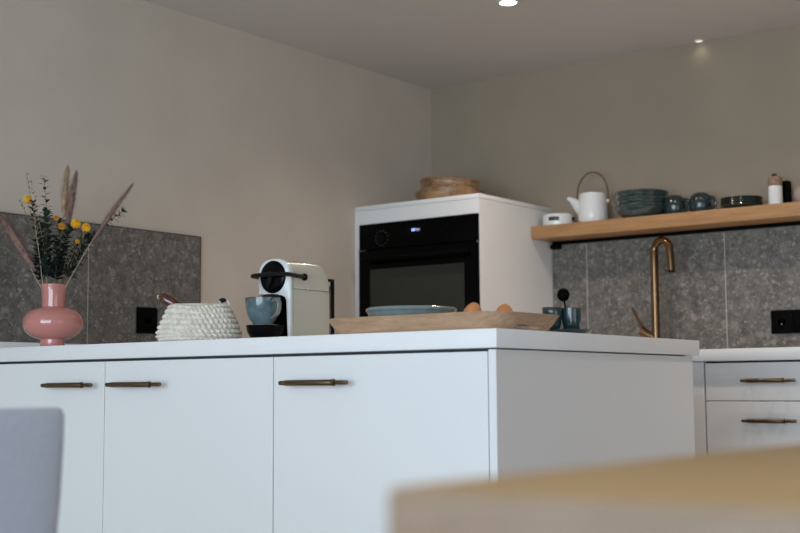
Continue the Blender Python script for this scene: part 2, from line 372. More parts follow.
tag(obj('end_panel', box(B(), 3.06, 3.079, -0.602, -0.011, 0.0005, TB-0.001), 'white', loc=(3.07, -0.3, 0), smooth=0), 'white end panel of the back counter beyond the right edge of view', 'panel')
t = thing('base_cabinet', 'white cupboard right of the drawer cabinet on the back wall', 'cabinet', (2.5, -0.3, 0))
obj('body', box(B(), 1.9745, 3.059, -0.58, -0.011, 0.10, TB-0.0005), 'carcass', t, smooth=0)
for a, b_ in ((1.9745, 2.517), (2.517, 3.059)): obj('door', box(B(), a+0.0014, b_-0.0014, -0.602, -0.583, 0.105, TB-0.0070, 0.0008, 1), 'white', t)

# ------------------------------------------------------------------ oven tower
XL, XR, YT = 0.0012, 0.6197, -0.5527
t = thing('tower_cabinet', 'white tall cabinet housing the black oven in the corner of the room', 'cabinet', (0.31, -0.28, 0))
bm = B(); box(bm, XL, 0.0285, YT, -0.001, 0, 1.5263, 0.0006, 1); obj('side_panel', bm, 'white', t)
bm = B(); box(bm, 0.6172, XR, YT, -0.001, 0, 1.5263, 0.0006, 1); obj('side_panel', bm, 'white', t)
obj('top_panel', box(B(), XL, XR, YT, -0.001, 1.5275, 1.545, 0.001), 'white', t)
obj('fascia', box(B(), 0.0292, 0.6165, YT+0.0005, YT+0.018, 1.4685, 1.5263, 0.0006, 1), 'white', t)
obj('body', box(B(), 0.0292, 0.6165, -0.02, -0.002, 0.1, 1.52), 'carcass', t, smooth=0)
obj('shelf', box(B(), 0.0292, 0.6165, -0.54, -0.021, 0.853, 0.870), 'carcass', t, smooth=0)
obj('door', box(B(), 0.0300, 0.6155, YT+0.0005, YT+0.018, 0.105, 0.851, 0.0008, 1), 'white', t)

t = thing('built_in_oven', 'black glass built-in oven in the white tower cabinet, its clock lit', 'oven', (0.31, -0.3, 0.8705))
OY = YT+0.012
obj('housing', box(B(), 0.04, 0.60, YT+0.03, -0.03, 0.8708, 1.455), 'blackmatt', t, smooth=0)
cp = obj('control_panel', box(B(), 0.0292, 0.6168, OY-0.019, OY, 1.3615, 1.4665, 0.0015), 'ovenglass', t)
dr = obj('door', box(B(), 0.0292, 0.6168, OY-0.021, OY, 0.875, 1.3575, 0.0015), 'ovenglass', t)
wn = obj('window', box(B(), 0.088, 0.552, OY-0.0216, OY-0.0205, 1.0, 1.279, 0.0003, 1), 'ovenwin', dr)
bm = B(); tube(bm, [(0.06, OY-0.044, 1.318), (0.58, OY-0.044, 1.318)], 0.0085, 14, flat=(1, 1.1))
for x in (0.085, 0.555): tube(bm, [(x, OY-0.020, 1.318), (x, OY-0.044, 1.318)], 0.006, 10)
obj('handle', bm, 'blackmatt', dr)
for x in (0.0296, 0.6135): obj('steel_clip', box(B(), x, x+0.003, OY-0.0225, OY-0.018, 1.3535, 1.3615), 'steel', dr, smooth=0)
# round dial print, display with digits, lamp symbol
bm = B()
for k in range(12):
    a = 2*PI*k/12+0.2; box(bm, 0.146+0.030*math.cos(a)-0.002, 0.146+0.030*math.cos(a)+0.002, OY-0.0194, OY-0.0189, 1.405+0.030*math.sin(a)-0.002, 1.405+0.030*math.sin(a)+0.002)
obj('dial_marks', bm, 'print', cp, smooth=0)
kb = obj('dial', lathe(B(), [(0, 0), (0.021, 0), (0.0215, 0.002), (0.0205, 0.006), (0, 0.0062)], n=40), 'blackgloss', cp)
kb.data.transform(Matrix.Translation(Vector((0.146, OY-0.0188, 1.405)) - t.location) @ Matrix.Rotation(PI/2, 4, 'X') @ Matrix.Translation(t.location))
kb2 = obj('dial', lathe(B(), [(0, 0), (0.011, 0), (0.0115, 0.002), (0.0105, 0.006), (0, 0.0062)], n=32), 'blackgloss', cp)
kb2.data.transform(Matrix.Translation(Vector((0.475, OY-0.0188, 1.428)) - t.location) @ Matrix.Rotation(PI/2, 4, 'X') @ Matrix.Translation(t.location))
dp = obj('display', box(B(), 0.272, 0.354, OY-0.0197, OY-0.0189, 1.408, 1.440), 'blackgloss', cp, smooth=0)
bm = B()
SEG = {'0': 'abcdef', '1': 'bc', '2': 'abged', '4': 'fgbc', '8': 'abcdefg', '6': 'afgedc', '5': 'afgcd', '3': 'abgcd', '7': 'abc', '9': 'abcfg'}
def digit(ch, x, z, w, h):
    s = 0.0016; q = OY-0.0202; r = OY-0.0196
    pos = {'a': (x, x+w, z+h-s, z+h), 'g': (x, x+w, z+h/2-s/2, z+h/2+s/2), 'd': (x, x+w, z, z+s),
           'f': (x, x+s, z+h/2, z+h), 'b': (x+w-s, x+w, z+h/2, z+h), 'e': (x, x+s, z, z+h/2), 'c': (x+w-s, x+w, z, z+h/2)}
    for c in SEG[ch]: a, b_, c0, c1 = pos[c]; box(bm, a, b_, q, r, c0, c1)
for ch, x in zip('0841', (0.300, 0.309, 0.322, 0.331)): digit(ch, x, 1.421, 0.0065, 0.010)
for z in (1.424, 1.429): box(bm, 0.3182, 0.3195, OY-0.0202, OY-0.0196, z, z+0.0015)
obj('digits', bm, 'digit', dp, smooth=0)

# ------------------------------------------------------------------ oak shelf
t = thing('wall_shelf', 'long thick oak shelf on the back wall above the tap', 'shelf', (1.8, -0.09, 1.3993))
obj('board', box(B(), 0.6215, 3.0, -0.1758, -0.0012, 1.3993, 1.4503, 0.0015), 'oak', t)
obj('black_strip', box(B(), 0.632, 2.98, -0.030, -0.0105, 1.3865, 1.399, 0.001), 'blackmatt', t)  # plain black strip along the back of the shelf's underside
obj('shelf_bracket', box(B(), 0.632, 0.668, -0.045, -0.0105, 1.368, 1.386, 0.002), 'blackmatt', t)  # small black bracket under the left end of the shelf

# ------------------------------------------------------------------ sockets
t = thing('wall_socket', 'single square black socket on the tiles left of the white basket', 'socket', (0.0096, -1.687, 1.032))
pl = obj('cover_plate', box(B(), 0.0108, 0.019, -1.730, -1.644, 0.989, 1.075, 0.002), 'blackmatt', t)
obj('frame', box(B(), 0.0100, 0.0107, -1.732, -1.642, 0.987, 1.077), 'black', t)
bm = lathe(B(), [(0, 0.0), (0.016, 0.0), (0.0175, -0.002), (0.019, 0.0005), (0.019, 0.0012)], n=32)
bm.transform(Matrix.Translation((0.019, -1.687, 1.032)) @ Matrix.Rotation(PI/2, 4, 'Y')); obj('plug_hole', bm, 'black', pl)
t = thing('wall_socket', 'wide double black socket on the tiles at the right edge', 'socket', (1.64, -0.0096, 1.032))
for cx in (1.5965, 1.6815):
    pl = obj('cover_plate', box(B(), cx-0.0418, cx+0.0418, -0.019, -0.0108, 0.990, 1.074, 0.002), 'blackmatt', t)
    bm = lathe(B(), [(0, 0.0), (0.016, 0.0), (0.0175, -0.002), (0.019, 0.0005), (0.019, 0.0012)], n=32)
    bm.transform(Matrix.Translation((cx, -0.019, 1.032)) @ Matrix.Rotation(PI/2, 4, 'X')); obj('plug_hole', bm, 'black', pl)
    bm = B(); box(bm, cx-0.0015, cx+0.0015, -0.0205, -0.0195, 1.020, 1.026); obj('earth_pin', bm, 'steel', pl, smooth=0)
obj('frame', box(B(), 1.5535, 1.7245, -0.0107, -0.0100, 0.988, 1.076), 'black', t)

# ------------------------------------------------------------------ ceiling spots
def spotlight(x, y, lab, power, k=1.0, lens='lamp'):
    t = thing('ceiling_spot', lab, 'ceiling light', (x, y, RH-0.0005), 'recessed ceiling spots')
    obj('trim_ring', lathe(B(), [(0.029*k, -0.0002), (0.036*k+0.003, -0.0002), (0.036*k+0.003, -0.003), (0.030*k, -0.004), (0.029*k, -0.0002)], x, y, RH-0.0003, 40), 'frame', t)
    obj('lens', lathe(B(), [(0, -0.0022), (0.0288*k, -0.0022), (0.0288*k, -0.0007), (0, -0.0007)], x, y, RH, 32), lens, t)
    l = bpy.data.lights.new('spot_lamp', 'SPOT'); l.energy = power; l.color = SPOT_COL; l.spot_size = math.radians(145); l.spot_blend = 1.0; l.shadow_soft_size = 0.02
    o = bpy.data.objects.new('spot_lamp', l); COL.objects.link(o); o.location = (0, 0, -0.012); o.parent = t
spotlight(0.988, -0.91, 'bright recessed spot in the ceiling at the top centre of the photo', SPOT_W*9)
spotlight(1.76, -0.91, 'recessed ceiling spot just above the frame, over the drawer cabinet', SPOT_W*6)
spotlight(2.53, -0.91, 'recessed ceiling spot out of frame, furthest to the right', SPOT_W*9)
spotlight(1.305, -0.022, 'small dim ceiling spot tight against the back wall', SPOT_W*0.03, 0.5, 'dimlamp')

# ------------------------------------------------------------------ bronze tap
fx, fy = 1.136, -0.115
t = thing('kitchen_tap', 'tall bronze gooseneck tap with side lever in front of the grey tiles', 'tap', (fx, fy, TZ+0.0005))
dx, dy = math.cos(math.radians(-13)), math.sin(math.radians(-13))
bm = B(); lathe(bm, [(0, 0), (0.026, 0), (0.027, 0.003), (0.026, 0.006), (0.017, 0.008)], fx, fy, TZ+0.0006, 32); obj('base_ring', bm, 'bronze', t)
pts = [(fx, fy, TZ+0.006), (fx, fy, 1.1), (fx, fy, 1.25), (fx, fy, 1.318)]
r = 0.038
for k in range(1, 13):
    a = PI - PI*k/12*1.0; pts.append((fx+dx*(r+r*math.cos(a)), fy+dy*(r+r*math.cos(a)), 1.318+r*math.sin(a)*1.05))
ex, ey = fx+dx*2*r, fy+dy*2*r
pts += [(ex+dx*0.003, ey+dy*0.003, 1.28), (ex+dx*0.006, ey+dy*0.006, 1.238)]
obj('spout', tube(B(), pts, [0.0160]*4+[0.0145]*14, 20), 'bronze', t)
obj('aerator', tube(B(), [(ex+dx*0.006, ey+dy*0.006, 1.239), (ex+dx*0.0065, ey+dy*0.0065, 1.230)], 0.0135, 18), 'black', t)
lv = obj('lever_hub', tube(B(), [(fx-0.005, fy, 0.985), (fx-0.030, fy-0.004, 0.995), (fx-0.058, fy-0.008, 1.012)], [0.014, 0.0165, 0.0180], 18), 'bronze', t)
obj('lever', tube(B(), [(fx-0.048, fy-0.008, 1.018), (fx-0.070, fy-0.01, 1.055), (fx-0.092, fy-0.012, 1.100)], [0.0075, 0.006, 0.005], 12), 'bronze', lv)

# ------------------------------------------------------------------ things on the shelf
SZ = 1.4506
def bowl_prof(r, h, foot=0.5, th=0.004):
    f = r*foot
    out = [(0, 0.004), (f*0.8, 0.004), (f*0.85, 0), (f, 0), (f*1.03, 0.005)]
    for k in range(1, 9):
        u = k/8; out.append((f*1.03+(r-f*1.03)*math.sin(u*PI/2)**0.85, 0.005+(h-0.005)*(1-math.cos(u*PI/2))**0.75))
    out[-1] = (r-0.001, h-0.009); out += [(r+0.0020, h-0.0075), (r+0.0032, h-0.004), (r+0.0018, h-0.0005)]
    inn = [(r-th*0.4, h+0.0012), (r-th, h-0.0005)]
    for k in range(7, 0, -1):
        u = k/8; inn.append((max(f*1.03+(r-f*1.03)*math.sin(u*PI/2)**0.85-th, 0.002), 0.005+(h-0.005)*(1-math.cos(u*PI/2))**0.75+th*0.5))
    return out+inn+[(f*0.7, 0.008), (0, 0.008)]
bowl_labels = ['dark green-grey bowl at the bottom of the stack on the oak shelf', 'dark green-grey bowl in the middle of the shelf stack', 'dark green-grey bowl at the top of the shelf stack']
b0 = tag(obj('ceramic_bowl', lathe(B(), bowl_prof(0.102, 0.050, 0.66), 1.085, -0.107, SZ, 64), 'teal', loc=(1.085, -0.107, SZ)), bowl_labels[0], 'bowl', 'stacked green bowls')
for k in (1, 2):
    dup(b0, (1.085, -0.107, SZ+0.0262*k), bowl_labels[k])
# white oval dish with dark slots
t = thing('ceramic_dish', 'low white lidded ceramic dish with dark slots at the left end of the oak shelf', 'dish', (0.700, -0.088, SZ))
obj('body', lathe(B(), [(0, 0), (0.060, 0), (0.064, 0.003), (0.067, 0.020), (0.066, 0.040), (0.063, 0.047), (0.058, 0.051), (0.02, 0.055), (0, 0.0555)], 0.700, -0.088, SZ, 56), 'porcelain', t)
for ang in (-77, 13, 103, 193):
    bm = B()
    for k in range(7):
        pass
    a0 = math.radians(ang-19); ring = []
    for k in range(9):
        a = a0+math.radians(38)*k/8
        ring.append([(0.700+q*math.cos(a), -0.088+q*math.sin(a)) for q in (0.0655, 0.0682)])
    za, zb = SZ+0.020, SZ+0.036
    vs = [[bm.verts.new((p[0][0], p[0][1], z)) for z in (za, zb)]+[bm.verts.new((p[1][0], p[1][1], z)) for z in (zb, za)] for p in ring]
    for A, C in zip(vs, vs[1:]):
        for i in range(4): bm.faces.new((A[i], A[(i+1) % 4], C[(i+1) % 4], C[i]))
    bm.faces.new(vs[0]); bm.faces.new(vs[-1])
    obj('slot', bm, 'tealmug', t)
# teapot
tx, ty = 0.862, -0.092
t = thing('teapot', 'white ceramic teapot with arched brown cane handle on the shelf', 'teapot', (tx, ty, SZ))
obj('body', lathe(B(), [(0, 0), (0.048, 0), (0.055, 0.004), (0.0595, 0.016), (0.060, 0.04), (0.0585, 0.085), (0.056, 0.112), (0.0545, 0.118), (0.051, 0.1195)], tx, ty, SZ, 56), 'porcelain', t)
lid = obj('lid', lathe(B(), [(0.0515, 0.1185), (0.0515, 0.121), (0.045, 0.1235), (0.01, 0.125), (0, 0.125)], tx, ty, SZ, 48), 'porcelain', t)
sx, sy = -0.93, -0.36
sp = [(tx+sx*q, ty+sy*q, SZ+z) for q, z in ((0.038, 0.062), (0.056, 0.074), (0.072, 0.088), (0.090, 0.103), (0.102, 0.108))]
obj('spout', tube(B(), sp, [0.036, 0.027, 0.018, 0.010, 0.007], 16), 'porcelain', t)
bm = B(); hp = []
for k in range(21):
    a = PI*k/20; hp.append((tx+0.064*math.cos(a)*0.95, ty+0.064*math.cos(a)*0.25, SZ+0.118+0.092*math.sin(a)))
hp = [(hp[0][0], hp[0][1], SZ+0.085)]+hp+[(hp[-1][0], hp[-1][1], SZ+0.085)]
obj('handle', tube(bm, hp, 0.0037, 10), 'cane', t)
for s in (-1, 1): obj('handle_lug', ellipsoid(B(), (tx+s*0.0600, ty+s*0.0158, SZ+0.090), (0.006, 0.006, 0.008), u=12, v=8), 'porcelain', t)
# two dark mugs lying rim down
def mug(x, y, lab):
    t = thing('mug', lab, 'mug', (x, y, SZ), 'dark teal mugs on the shelf')
    obj('cup', lathe(B(), [(0.030, 0.004), (0.0345, 0.0), (0.037, 0.002), (0.042, 0.018), (0.0445, 0.036), (0.043, 0.053), (0.036, 0.069), (0.026, 0.0775), (0.020, 0.0795), (0.019, 0.0785), (0, 0.0785)], x, y, SZ, 44), 'tealmug', t)
    hp = smoothpath([(x+0.038, y-0.008, SZ+0.016), (x+0.058, y-0.013, SZ+0.020), (x+0.066, y-0.015, SZ+0.038), (x+0.056, y-0.012, SZ+0.056), (x+0.036, y-0.008, SZ+0.058)])
    obj('handle', tube(B(), hp, 0.0055, 10, flat=(1, 1.3)), 'tealmug', t)
    return t
m0 = mug(1.219, -0.095, 'dark teal mug standing rim down right beside the bowl stack')
dup(m0, (1.325, -0.095, SZ), 'dark teal mug between its twin and the plate stack')
# plates
pp = [(0, 0.003), (0.045, 0.003), (0.046, 0), (0.050, 0), (0.052, 0.004), (0.072, 0.010), (0.0775, 0.0155), (0.0770, 0.0172), (0.0745, 0.0165), (0.068, 0.0125), (0.050, 0.0075), (0, 0.0075)]
p0 = tag(obj('side_plate', lathe(B(), pp, 1.487, -0.094, SZ, 56), 'tealplate', loc=(1.487, -0.094, SZ)), 'dark plate at the bottom of the shelf stack of plates', 'plate', 'stacked dark plates')
for k, lab in enumerate(('second dark plate from the bottom of the shelf stack of plates', 'third dark plate from the bottom of the shelf stack of plates', 'uppermost dark plate of the shelf stack of plates'), 1):
    dup(p0, (1.487, -0.094, SZ+0.0088*k), lab)
# canister with cork stopper, dark bottle behind it, blush pot at the edge
x, y = 1.624, -0.112
t = thing('canister', 'slim white ceramic canister with a tall cork stopper near the right end of shelf', 'canister', (x, y, SZ))
obj('body', lathe(B(), [(0, 0), (0.0235, 0), (0.0255, 0.002), (0.0255, 0.070), (0.024, 0.073), (0, 0.073)], x, y, SZ, 40), 'porcelain', t)
ck = obj('stopper', lathe(B(), [(0, 0.0732), (0.0245, 0.0732), (0.0255, 0.076), (0.0255, 0.103), (0.0235, 0.107), (0, 0.108)], x, y, SZ, 36), 'cork', t)
obj('knob', lathe(B(), [(0, 0.1075), (0.009, 0.1078), (0.0105, 0.113), (0.008, 0.119), (0, 0.120)], x-0.002, y, SZ, 20), 'redwood', ck)
tag(obj('storage_box', box(B(), 1.632, 1.656, -0.065, -0.030, SZ, SZ+0.098, 0.004), 'blackmatt', loc=(1.654, -0.05, SZ)), 'slim upright black box half hidden behind the cork-topped canister', 'box')
tag(obj('small_pot', lathe(B(), [(0, 0), (0.022, 0), (0.034, 0.010), (0.041, 0.030), (0.038, 0.048), (0.028, 0.060), (0.024, 0.062), (0.022, 0.060), (0.030, 0.045), (0.030, 0.02), (0, 0.006)], 1.727, -0.095, SZ, 40), 'blush', loc=(1.727, -0.095, SZ)), 'small round blush-coloured pot cut by the right edge of the photo', 'pot')

# ------------------------------------------------------------------ wooden bowls on the tower
def rough(amp, seed):
    rn = random.Random(seed); ph = [rn.uniform(0, 6.28) for _ in range(4)]
    def fn(r, z, a, k):
        w = amp*(math.sin(2*a+ph[0])+0.5*math.sin(3*a+ph[1])+0.35*math.sin(7*a+ph[2]))
        return r*(1+w*0.5), z+(0.008*math.sin(2*a+ph[3])*(z/0.05) if z > 0.01 else 0)
    return fn
t = thing('wooden_bowl', 'wide rustic wooden bowl lying on top of the oven tower, the lower one', 'bowl', (0.348, -0.36, 1.5455), 'stacked wooden bowls')
obj('bowl', lathe(B(), bowl_prof(0.140, 0.055, 0.86, 0.010), 0.348, -0.36, 1.5455, 72, rough(0.02, 3)), 'bowlwood', t)
bm = B(); ellipsoid(bm, (0.484, -0.345, 1.583), (0.018, 0.032, 0.012)); obj('grip', bm, 'bowlwood2', t)
tag(obj('wooden_bowl', lathe(B(), bowl_prof(0.122, 0.046, 0.88, 0.012), 0.350, -0.36, 1.5455+0.0500, 72, rough(0.02, 9)), 'bowlwood2', loc=(0.350, -0.36, 1.5955)), 'darker reddish wooden bowl resting on top of the larger one on the tower', 'bowl', 'stacked wooden bowls')

# ------------------------------------------------------------------ pink vase
vx, vy, vz = 0.303, -2.300, TZ+0.0004
tag(obj('vase', lathe(B(), [(0, 0.002), (0.028, 0.002), (0.0335, 0), (0.0345, 0.002), (0.0335, 0.018), (0.034, 0.0225), (0.045, 0.0255), (0.062, 0.032), (0.076, 0.044), (0.0845, 0.058), (0.0862, 0.072), (0.083, 0.087), (0.073, 0.101), (0.058, 0.110), (0.042, 0.1145), (0.0325, 0.1165), (0.0325, 0.119),
    (0.0330, 0.135), (0.0345, 0.155), (0.0370, 0.178), (0.0376, 0.1805), (0.0369, 0.1815), (0.0355, 0.180), (0.0305, 0.15), (0.0295, 0.12), (0.040, 0.108), (0.07, 0.09), (0.078, 0.07), (0.07, 0.048), (0.03, 0.03), (0, 0.028)], vx, vy, vz, 72), 'pink', loc=(vx, vy, vz), smooth=50),
    'glossy pink bulbous glass vase at the left end of the peninsula', 'vase')
# dried bouquet: s runs sideways, w away from the room's middle, h above the worktop
SD = Vector((0.797, 0.604, 0)); WD = Vector((-0.604, 0.797, 0))
def bq(px, py, w=0.0):
    return Vector((vx, vy, vz)) + SD*((px-52)/348*(1)) + WD*w + Vector((0, 0, (346.8-py)/348))
def leaf(bm, p, d, n, L, Wd):
    d = d.normalized(); s = d.cross(n).normalized(); n = s.cross(d)
    out = []
    for u, wd in ((0, 0.1), (0.25, 0.8), (0.55, 1), (0.85, 0.6), (1, 0.05)):
        c = p+d*L*u+n*L*0.12*math.sin(u*PI)
        out.append((bm.verts.new(c-s*Wd*wd/2), bm.verts.new(c+n*0.0006-n*Wd*0.12), bm.verts.new(c+s*Wd*wd/2)))
    for A, C in zip(out, out[1:]):
        bm.faces.new((A[0], A[1], C[1], C[0])); bm.faces.new((A[1], A[2], C[2], C[1]))
def stemthing(name, lab, cat, group, path, r, m, w=None):
    pth = smoothpath(path, 8)
    t = thing(name, lab, cat, pth[0], group)
    obj('stem', tube(B(), pth, [r*(1-0.5*i/len(pth)) for i in range(len(pth))], 6), m, t)
    return t, pth
neck = lambda px, w=0.0: bq(px, 296, w)
foot = lambda px, w=0.0: bq(52+(px-52)*0.6, 318, w*0.6)
def plume(path, mtl, rmax, seed, t):
    rn = random.Random(seed); pth = smoothpath(path, 10); bm = B(); N = len(pth)
    tube(bm, pth, [rmax*0.42*math.sin(PI*min(1, 0.06+0.94*(i/(N-1)))**0.8)+0.0008 for i in range(N)], 8)
    for k in range(1500):
        u = rn.random(); i = min(int(u*(N-1)), N-2); p = pth[i].lerp(pth[i+1], u*(N-1)-i); tg = (pth[i+1]-pth[i]).normalized()
        rr = rmax*math.sin(PI*(0.06+0.93*u)**0.9)**0.6
        a = rn.uniform(0, 2*PI); q = tg.orthogonal().normalized(); q = Matrix.Rotation(a, 3, tg) @ q
        e = p+q*rr*rn.uniform(0.45, 1.45)+tg*rn.uniform(0.008, 0.022); c = tg.cross(q)*0.0008
        v = [bm.verts.new(p-c), bm.verts.new(p+c), bm.verts.new(e)]; bm.faces.new(v)
    obj('plume', bm, mtl, t)
G = 'dried stems in the pink vase'
# pampas: right, left, and the two upright ones
for i, (lab, base, mid, tip, w, mtl, rm, hs) in enumerate((
    ('brown feathery grass plume leaning far to the right out of the vase', (60, 296), (92, 240), (130, 187), -0.02, 'plume', 0.0130, (92, 241)),
    ('brown feathery grass plume leaning left, cut by the photo edge', (44, 296), (20, 250), (-8, 205), -0.02, 'plume', 0.0260, (34, 268)),
    ('reddish grass plume standing upright, right one of the upright pair', (54, 296), (63, 232), (71, 172), 0.01, 'plume', 0.0195, (64, 222)),
    ('pale grass plume standing upright, left one of the upright pair', (52, 296), (57, 232), (60, 165), 0.025, 'plumelight', 0.0175, (58.5, 214)))):
    A = bq(*base, w*0.3); Mi = bq(*mid, w); T = bq(*tip, w*1.5)
    t, pth = stemthing('pampas_stem', lab, 'dried grass', G, [foot(base[0]), A, Mi.lerp(A, 0.5)+Vector((0, 0, 0.004)), Mi, Mi.lerp(T, 0.4)], 0.0014, 'palestem' if i < 2 else 'stem')
    Hs = bq(*hs, w)
    plume([Hs, Hs.lerp(T, 0.33)+Vector((0, 0, 0.003)), Hs.lerp(T, 0.66)+Vector((0, 0, 0.003)), T], mtl, rm, i+1, t)
# eucalyptus branches with round leaves
def branch(lab, path, mtl, n, L, Wd, seed, spread=1.0, start=0.25, r=0.0013, group=G):
    rn = random.Random(seed)
    t, pth = stemthing('eucalyptus_branch', lab, 'foliage', group, path, r, 'stem')
    bm = B(); N = len(pth)
    for k in range(n):
        u = start+(1-start)*k/(n-1); f = u*(N-1); i = min(int(f), N-2); p = pth[i].lerp(pth[i+1], f-i); tg = (pth[i+1]-pth[i]).normalized()
        a = k*2.4+rn.uniform(-0.4, 0.4); q = Matrix.Rotation(a, 3, tg) @ tg.orthogonal().normalized()
        d = q*spread+tg*rn.uniform(0.2, 0.6); sc = (1.6-0.85*u)*rn.uniform(0.8, 1.15)
        leaf(bm, p, d, tg, L*sc, Wd*sc)
    obj('leaves', bm, mtl, t)
branch('upright eucalyptus tip with small round dark leaves, tallest green stem in the vase', [foot(50), bq(50, 290), bq(47, 250, 0.01), bq(43, 212, 0.01), bq(39, 173, 0.01)], 'leaf', 44, 0.019, 0.012, 1, 1.0, 0.35)
branch('dark leafy branch arching right behind the brown plume', [foot(56), bq(58, 290), bq(72, 258, 0.01), bq(95, 228, 0.015), bq(121, 208, 0.015)], 'leaf', 46, 0.022, 0.015, 2, 0.9, 0.38)
branch('thick dark eucalyptus branch on the left of the bouquet', [foot(46), bq(45, 290), bq(39, 258), bq(33, 225), bq(29, 200)], 'leaf', 50, 0.024, 0.013, 3, 0.8, 0.36)
branch('blue-green eucalyptus branch in the middle left of the bouquet', [foot(50), bq(48, 288, -0.01), bq(46, 262, -0.02), bq(47, 235, -0.03), bq(46, 212, -0.03)], 'leaf2', 56, 0.027, 0.019, 4, 1.0, 0.36)
branch('dark leafy branch in the middle of the bouquet below the yellow heads', [foot(54), bq(56, 288, -0.01), bq(60, 262, -0.01), bq(64, 242, -0.01), bq(68, 226, 0)], 'leaf', 56, 0.026, 0.014, 5, 1.0, 0.36)
branch('short dark branch low on the right of the bouquet', [foot(58), bq(62, 288), bq(70, 268), bq(79, 250, 0.01), bq(88, 236, 0.01)], 'leaf', 46, 0.024, 0.013, 6, 1.0, 0.36)
branch('short dark branch low on the left over the vase mouth', [foot(48), bq(43, 288), bq(37, 272, -0.01), bq(36, 255, -0.02), bq(38, 240, -0.02)], 'leaf', 40, 0.024, 0.014, 7, 1.0, 0.36)
branch('blue-green branch at the back centre of the bouquet', [foot(52, 0.02), bq(52, 288, 0.01), bq(53, 262, 0.03), bq(55, 238, 0.04), bq(52, 216, 0.04)], 'leaf2', 50, 0.026, 0.016, 8, 1.0, 0.36)
branch('dark green branch at the centre front of the bouquet right above the vase mouth', [foot(53), bq(54, 288, -0.01), bq(57, 270, -0.03), bq(58, 252, -0.035), bq(56, 236, -0.035)], 'leaf', 52, 0.024, 0.015, 9, 1.0, 0.36)
branch('dark green branch fanning to the right under the brown plume', [foot(57), bq(60, 288, 0.01), bq(66, 262, 0.02), bq(74, 240, 0.02), bq(84, 232, 0.02)], 'leaf', 52, 0.024, 0.015, 10, 1.0, 0.36)
branch('dark green branch behind the leftmost leaves of the bouquet', [foot(47), bq(45, 288, 0.01), bq(42, 262, 0.02), bq(38, 240, 0.02), bq(37, 222, 0.02)], 'leaf', 52, 0.024, 0.015, 12, 1.0, 0.36)
# yellow flower heads
for i, (px, py, rr, w, lab) in enumerate((
    (24, 197, 0.0120, 0.0, 'yellow button flower highest up on the left'),
    (75, 223, 0.0140, -0.02, 'largest round yellow flower head right of centre'),
    (84.5, 226.5, 0.0130, -0.01, 'yellow flower head furthest to the right'),
    (62, 226, 0.0105, -0.03, 'yellow flower head under the upright plumes'),
    (54.5, 217, 0.0080, -0.01, 'small orange-yellow flower left of the upright plumes'),
    (77, 241, 0.0070, -0.02, 'lowest small yellow flower over dark leaves'))):
    P_ = bq(px, py, w); sx0 = 52+(px-52)*0.25
    t, pth = stemthing('yellow_flower', lab, 'flower', G, [foot(sx0), bq(sx0, 290), bq(52+(px-52)*0.6, (290+py)/2, w*0.6), P_], 0.0011, 'stem')
    bm = B(); rn = random.Random(40+i)
    ellipsoid(bm, P_, (rr*0.8, rr*0.8, rr*0.75), u=16, v=10)
    for k in range(70):
        z = 1-1.9*k/69; a = k*2.39996; q = math.sqrt(max(0, 1-z*z)); d = Vector((q*math.cos(a), q*math.sin(a), z))
        leaf(bm, P_+d*rr*0.35, d*0.9+Vector((0, 0, 0.12)), Vector((0.3, -0.9, 0.3)), rr*0.72, rr*0.5)
    obj('head', bm, 'yellow' if i < 3 else 'ochre', t)
# thin dry grass
for i, (pth, lab) in enumerate((
    ([foot(50), bq(47, 290), bq(40, 250), bq(30, 208), bq(22, 170)], 'thin dry grass stalk reaching highest on the left'),
    ([foot(50), bq(46, 290), bq(42, 250), bq(34, 210), bq(27, 178)], 'thin dry grass stalk close right of the highest one'),
    ([foot(48), bq(44, 290), bq(38, 258), bq(27, 222), bq(16, 198)], 'crooked dry twig bending left below the highest yellow flower'),
    ([foot(55), bq(60, 290), bq(72, 262), bq(80, 240), bq(86, 222)], 'bare dry twig under the rightmost yellow flower'),
    ([foot(52), bq(44, 288, -0.02), bq(41, 262, -0.03), bq(38, 240, -0.035), bq(33, 212, -0.03)], 'pale straw stalk in front of the left leaves'))):
    t, pt = stemthing('dry_grass', lab, 'dried grass', G, pth, 0.0012, 'palestem' if i in (1, 4) else 'stem')
    bm = B(); rn = random.Random(70+i)
    for k in range(16):
        p = pt[int(len(pt)*(0.72+0.27*k/15))-1]; q = Vector((rn.uniform(-1, 1), rn.uniform(-1, 1), rn.uniform(0.6, 1.8)))
        leaf(bm, p, q, Vector((0.5, -0.8, 0.1)), 0.010, 0.003)
    obj('seed_head', bm, 'stem', t)

# ------------------------------------------------------------------ crochet basket
bx, by = 0.829, -2.228
rows, sts = 9, 44
prof = [(0.085, 0.0), (0.100, 0.004), (0.1085, 0.014), (0.1090, 0.026), (0.1045, 0.042), (0.0975, 0.058), (0.0905, 0.074), (0.083, 0.090), (0.0750, 0.1010)]
def pr(u):
    f = u*(len(prof)-1); i = min(int(f), len(prof)-2); t_ = f-i
    return prof[i][0]*(1-t_)+prof[i+1][0]*t_, prof[i][1]*(1-t_)+prof[i+1][1]*t_
NV, NU = 110, 416; rn = random.Random(5)
fl = []
for k in range(NV+1): fl.append(pr(k/NV))
def stitch(r, z, a, k):
    v = k/NV*rows; row = int(v); fr = v-row
    ph = a/(2*PI)*sts+row*0.5
    sx_ = abs(math.sin(PI*(ph+0.35*(fr-0.5)))); sz = math.sin(PI*fr)
    d = 0.0090*(max(sz, 0)**0.6)*(0.12+0.88*sx_**0.6)
    lop = 1+0.03*math.sin(2*a+0.8)+0.012*math.sin(5*a)
    return (r-0.0055+d)*lop, z+(0.003*math.sin(3*a+1)*(k/NV))
bm = lathe(B(), fl, bx, by, TZ+0.0006, NU, stitch)
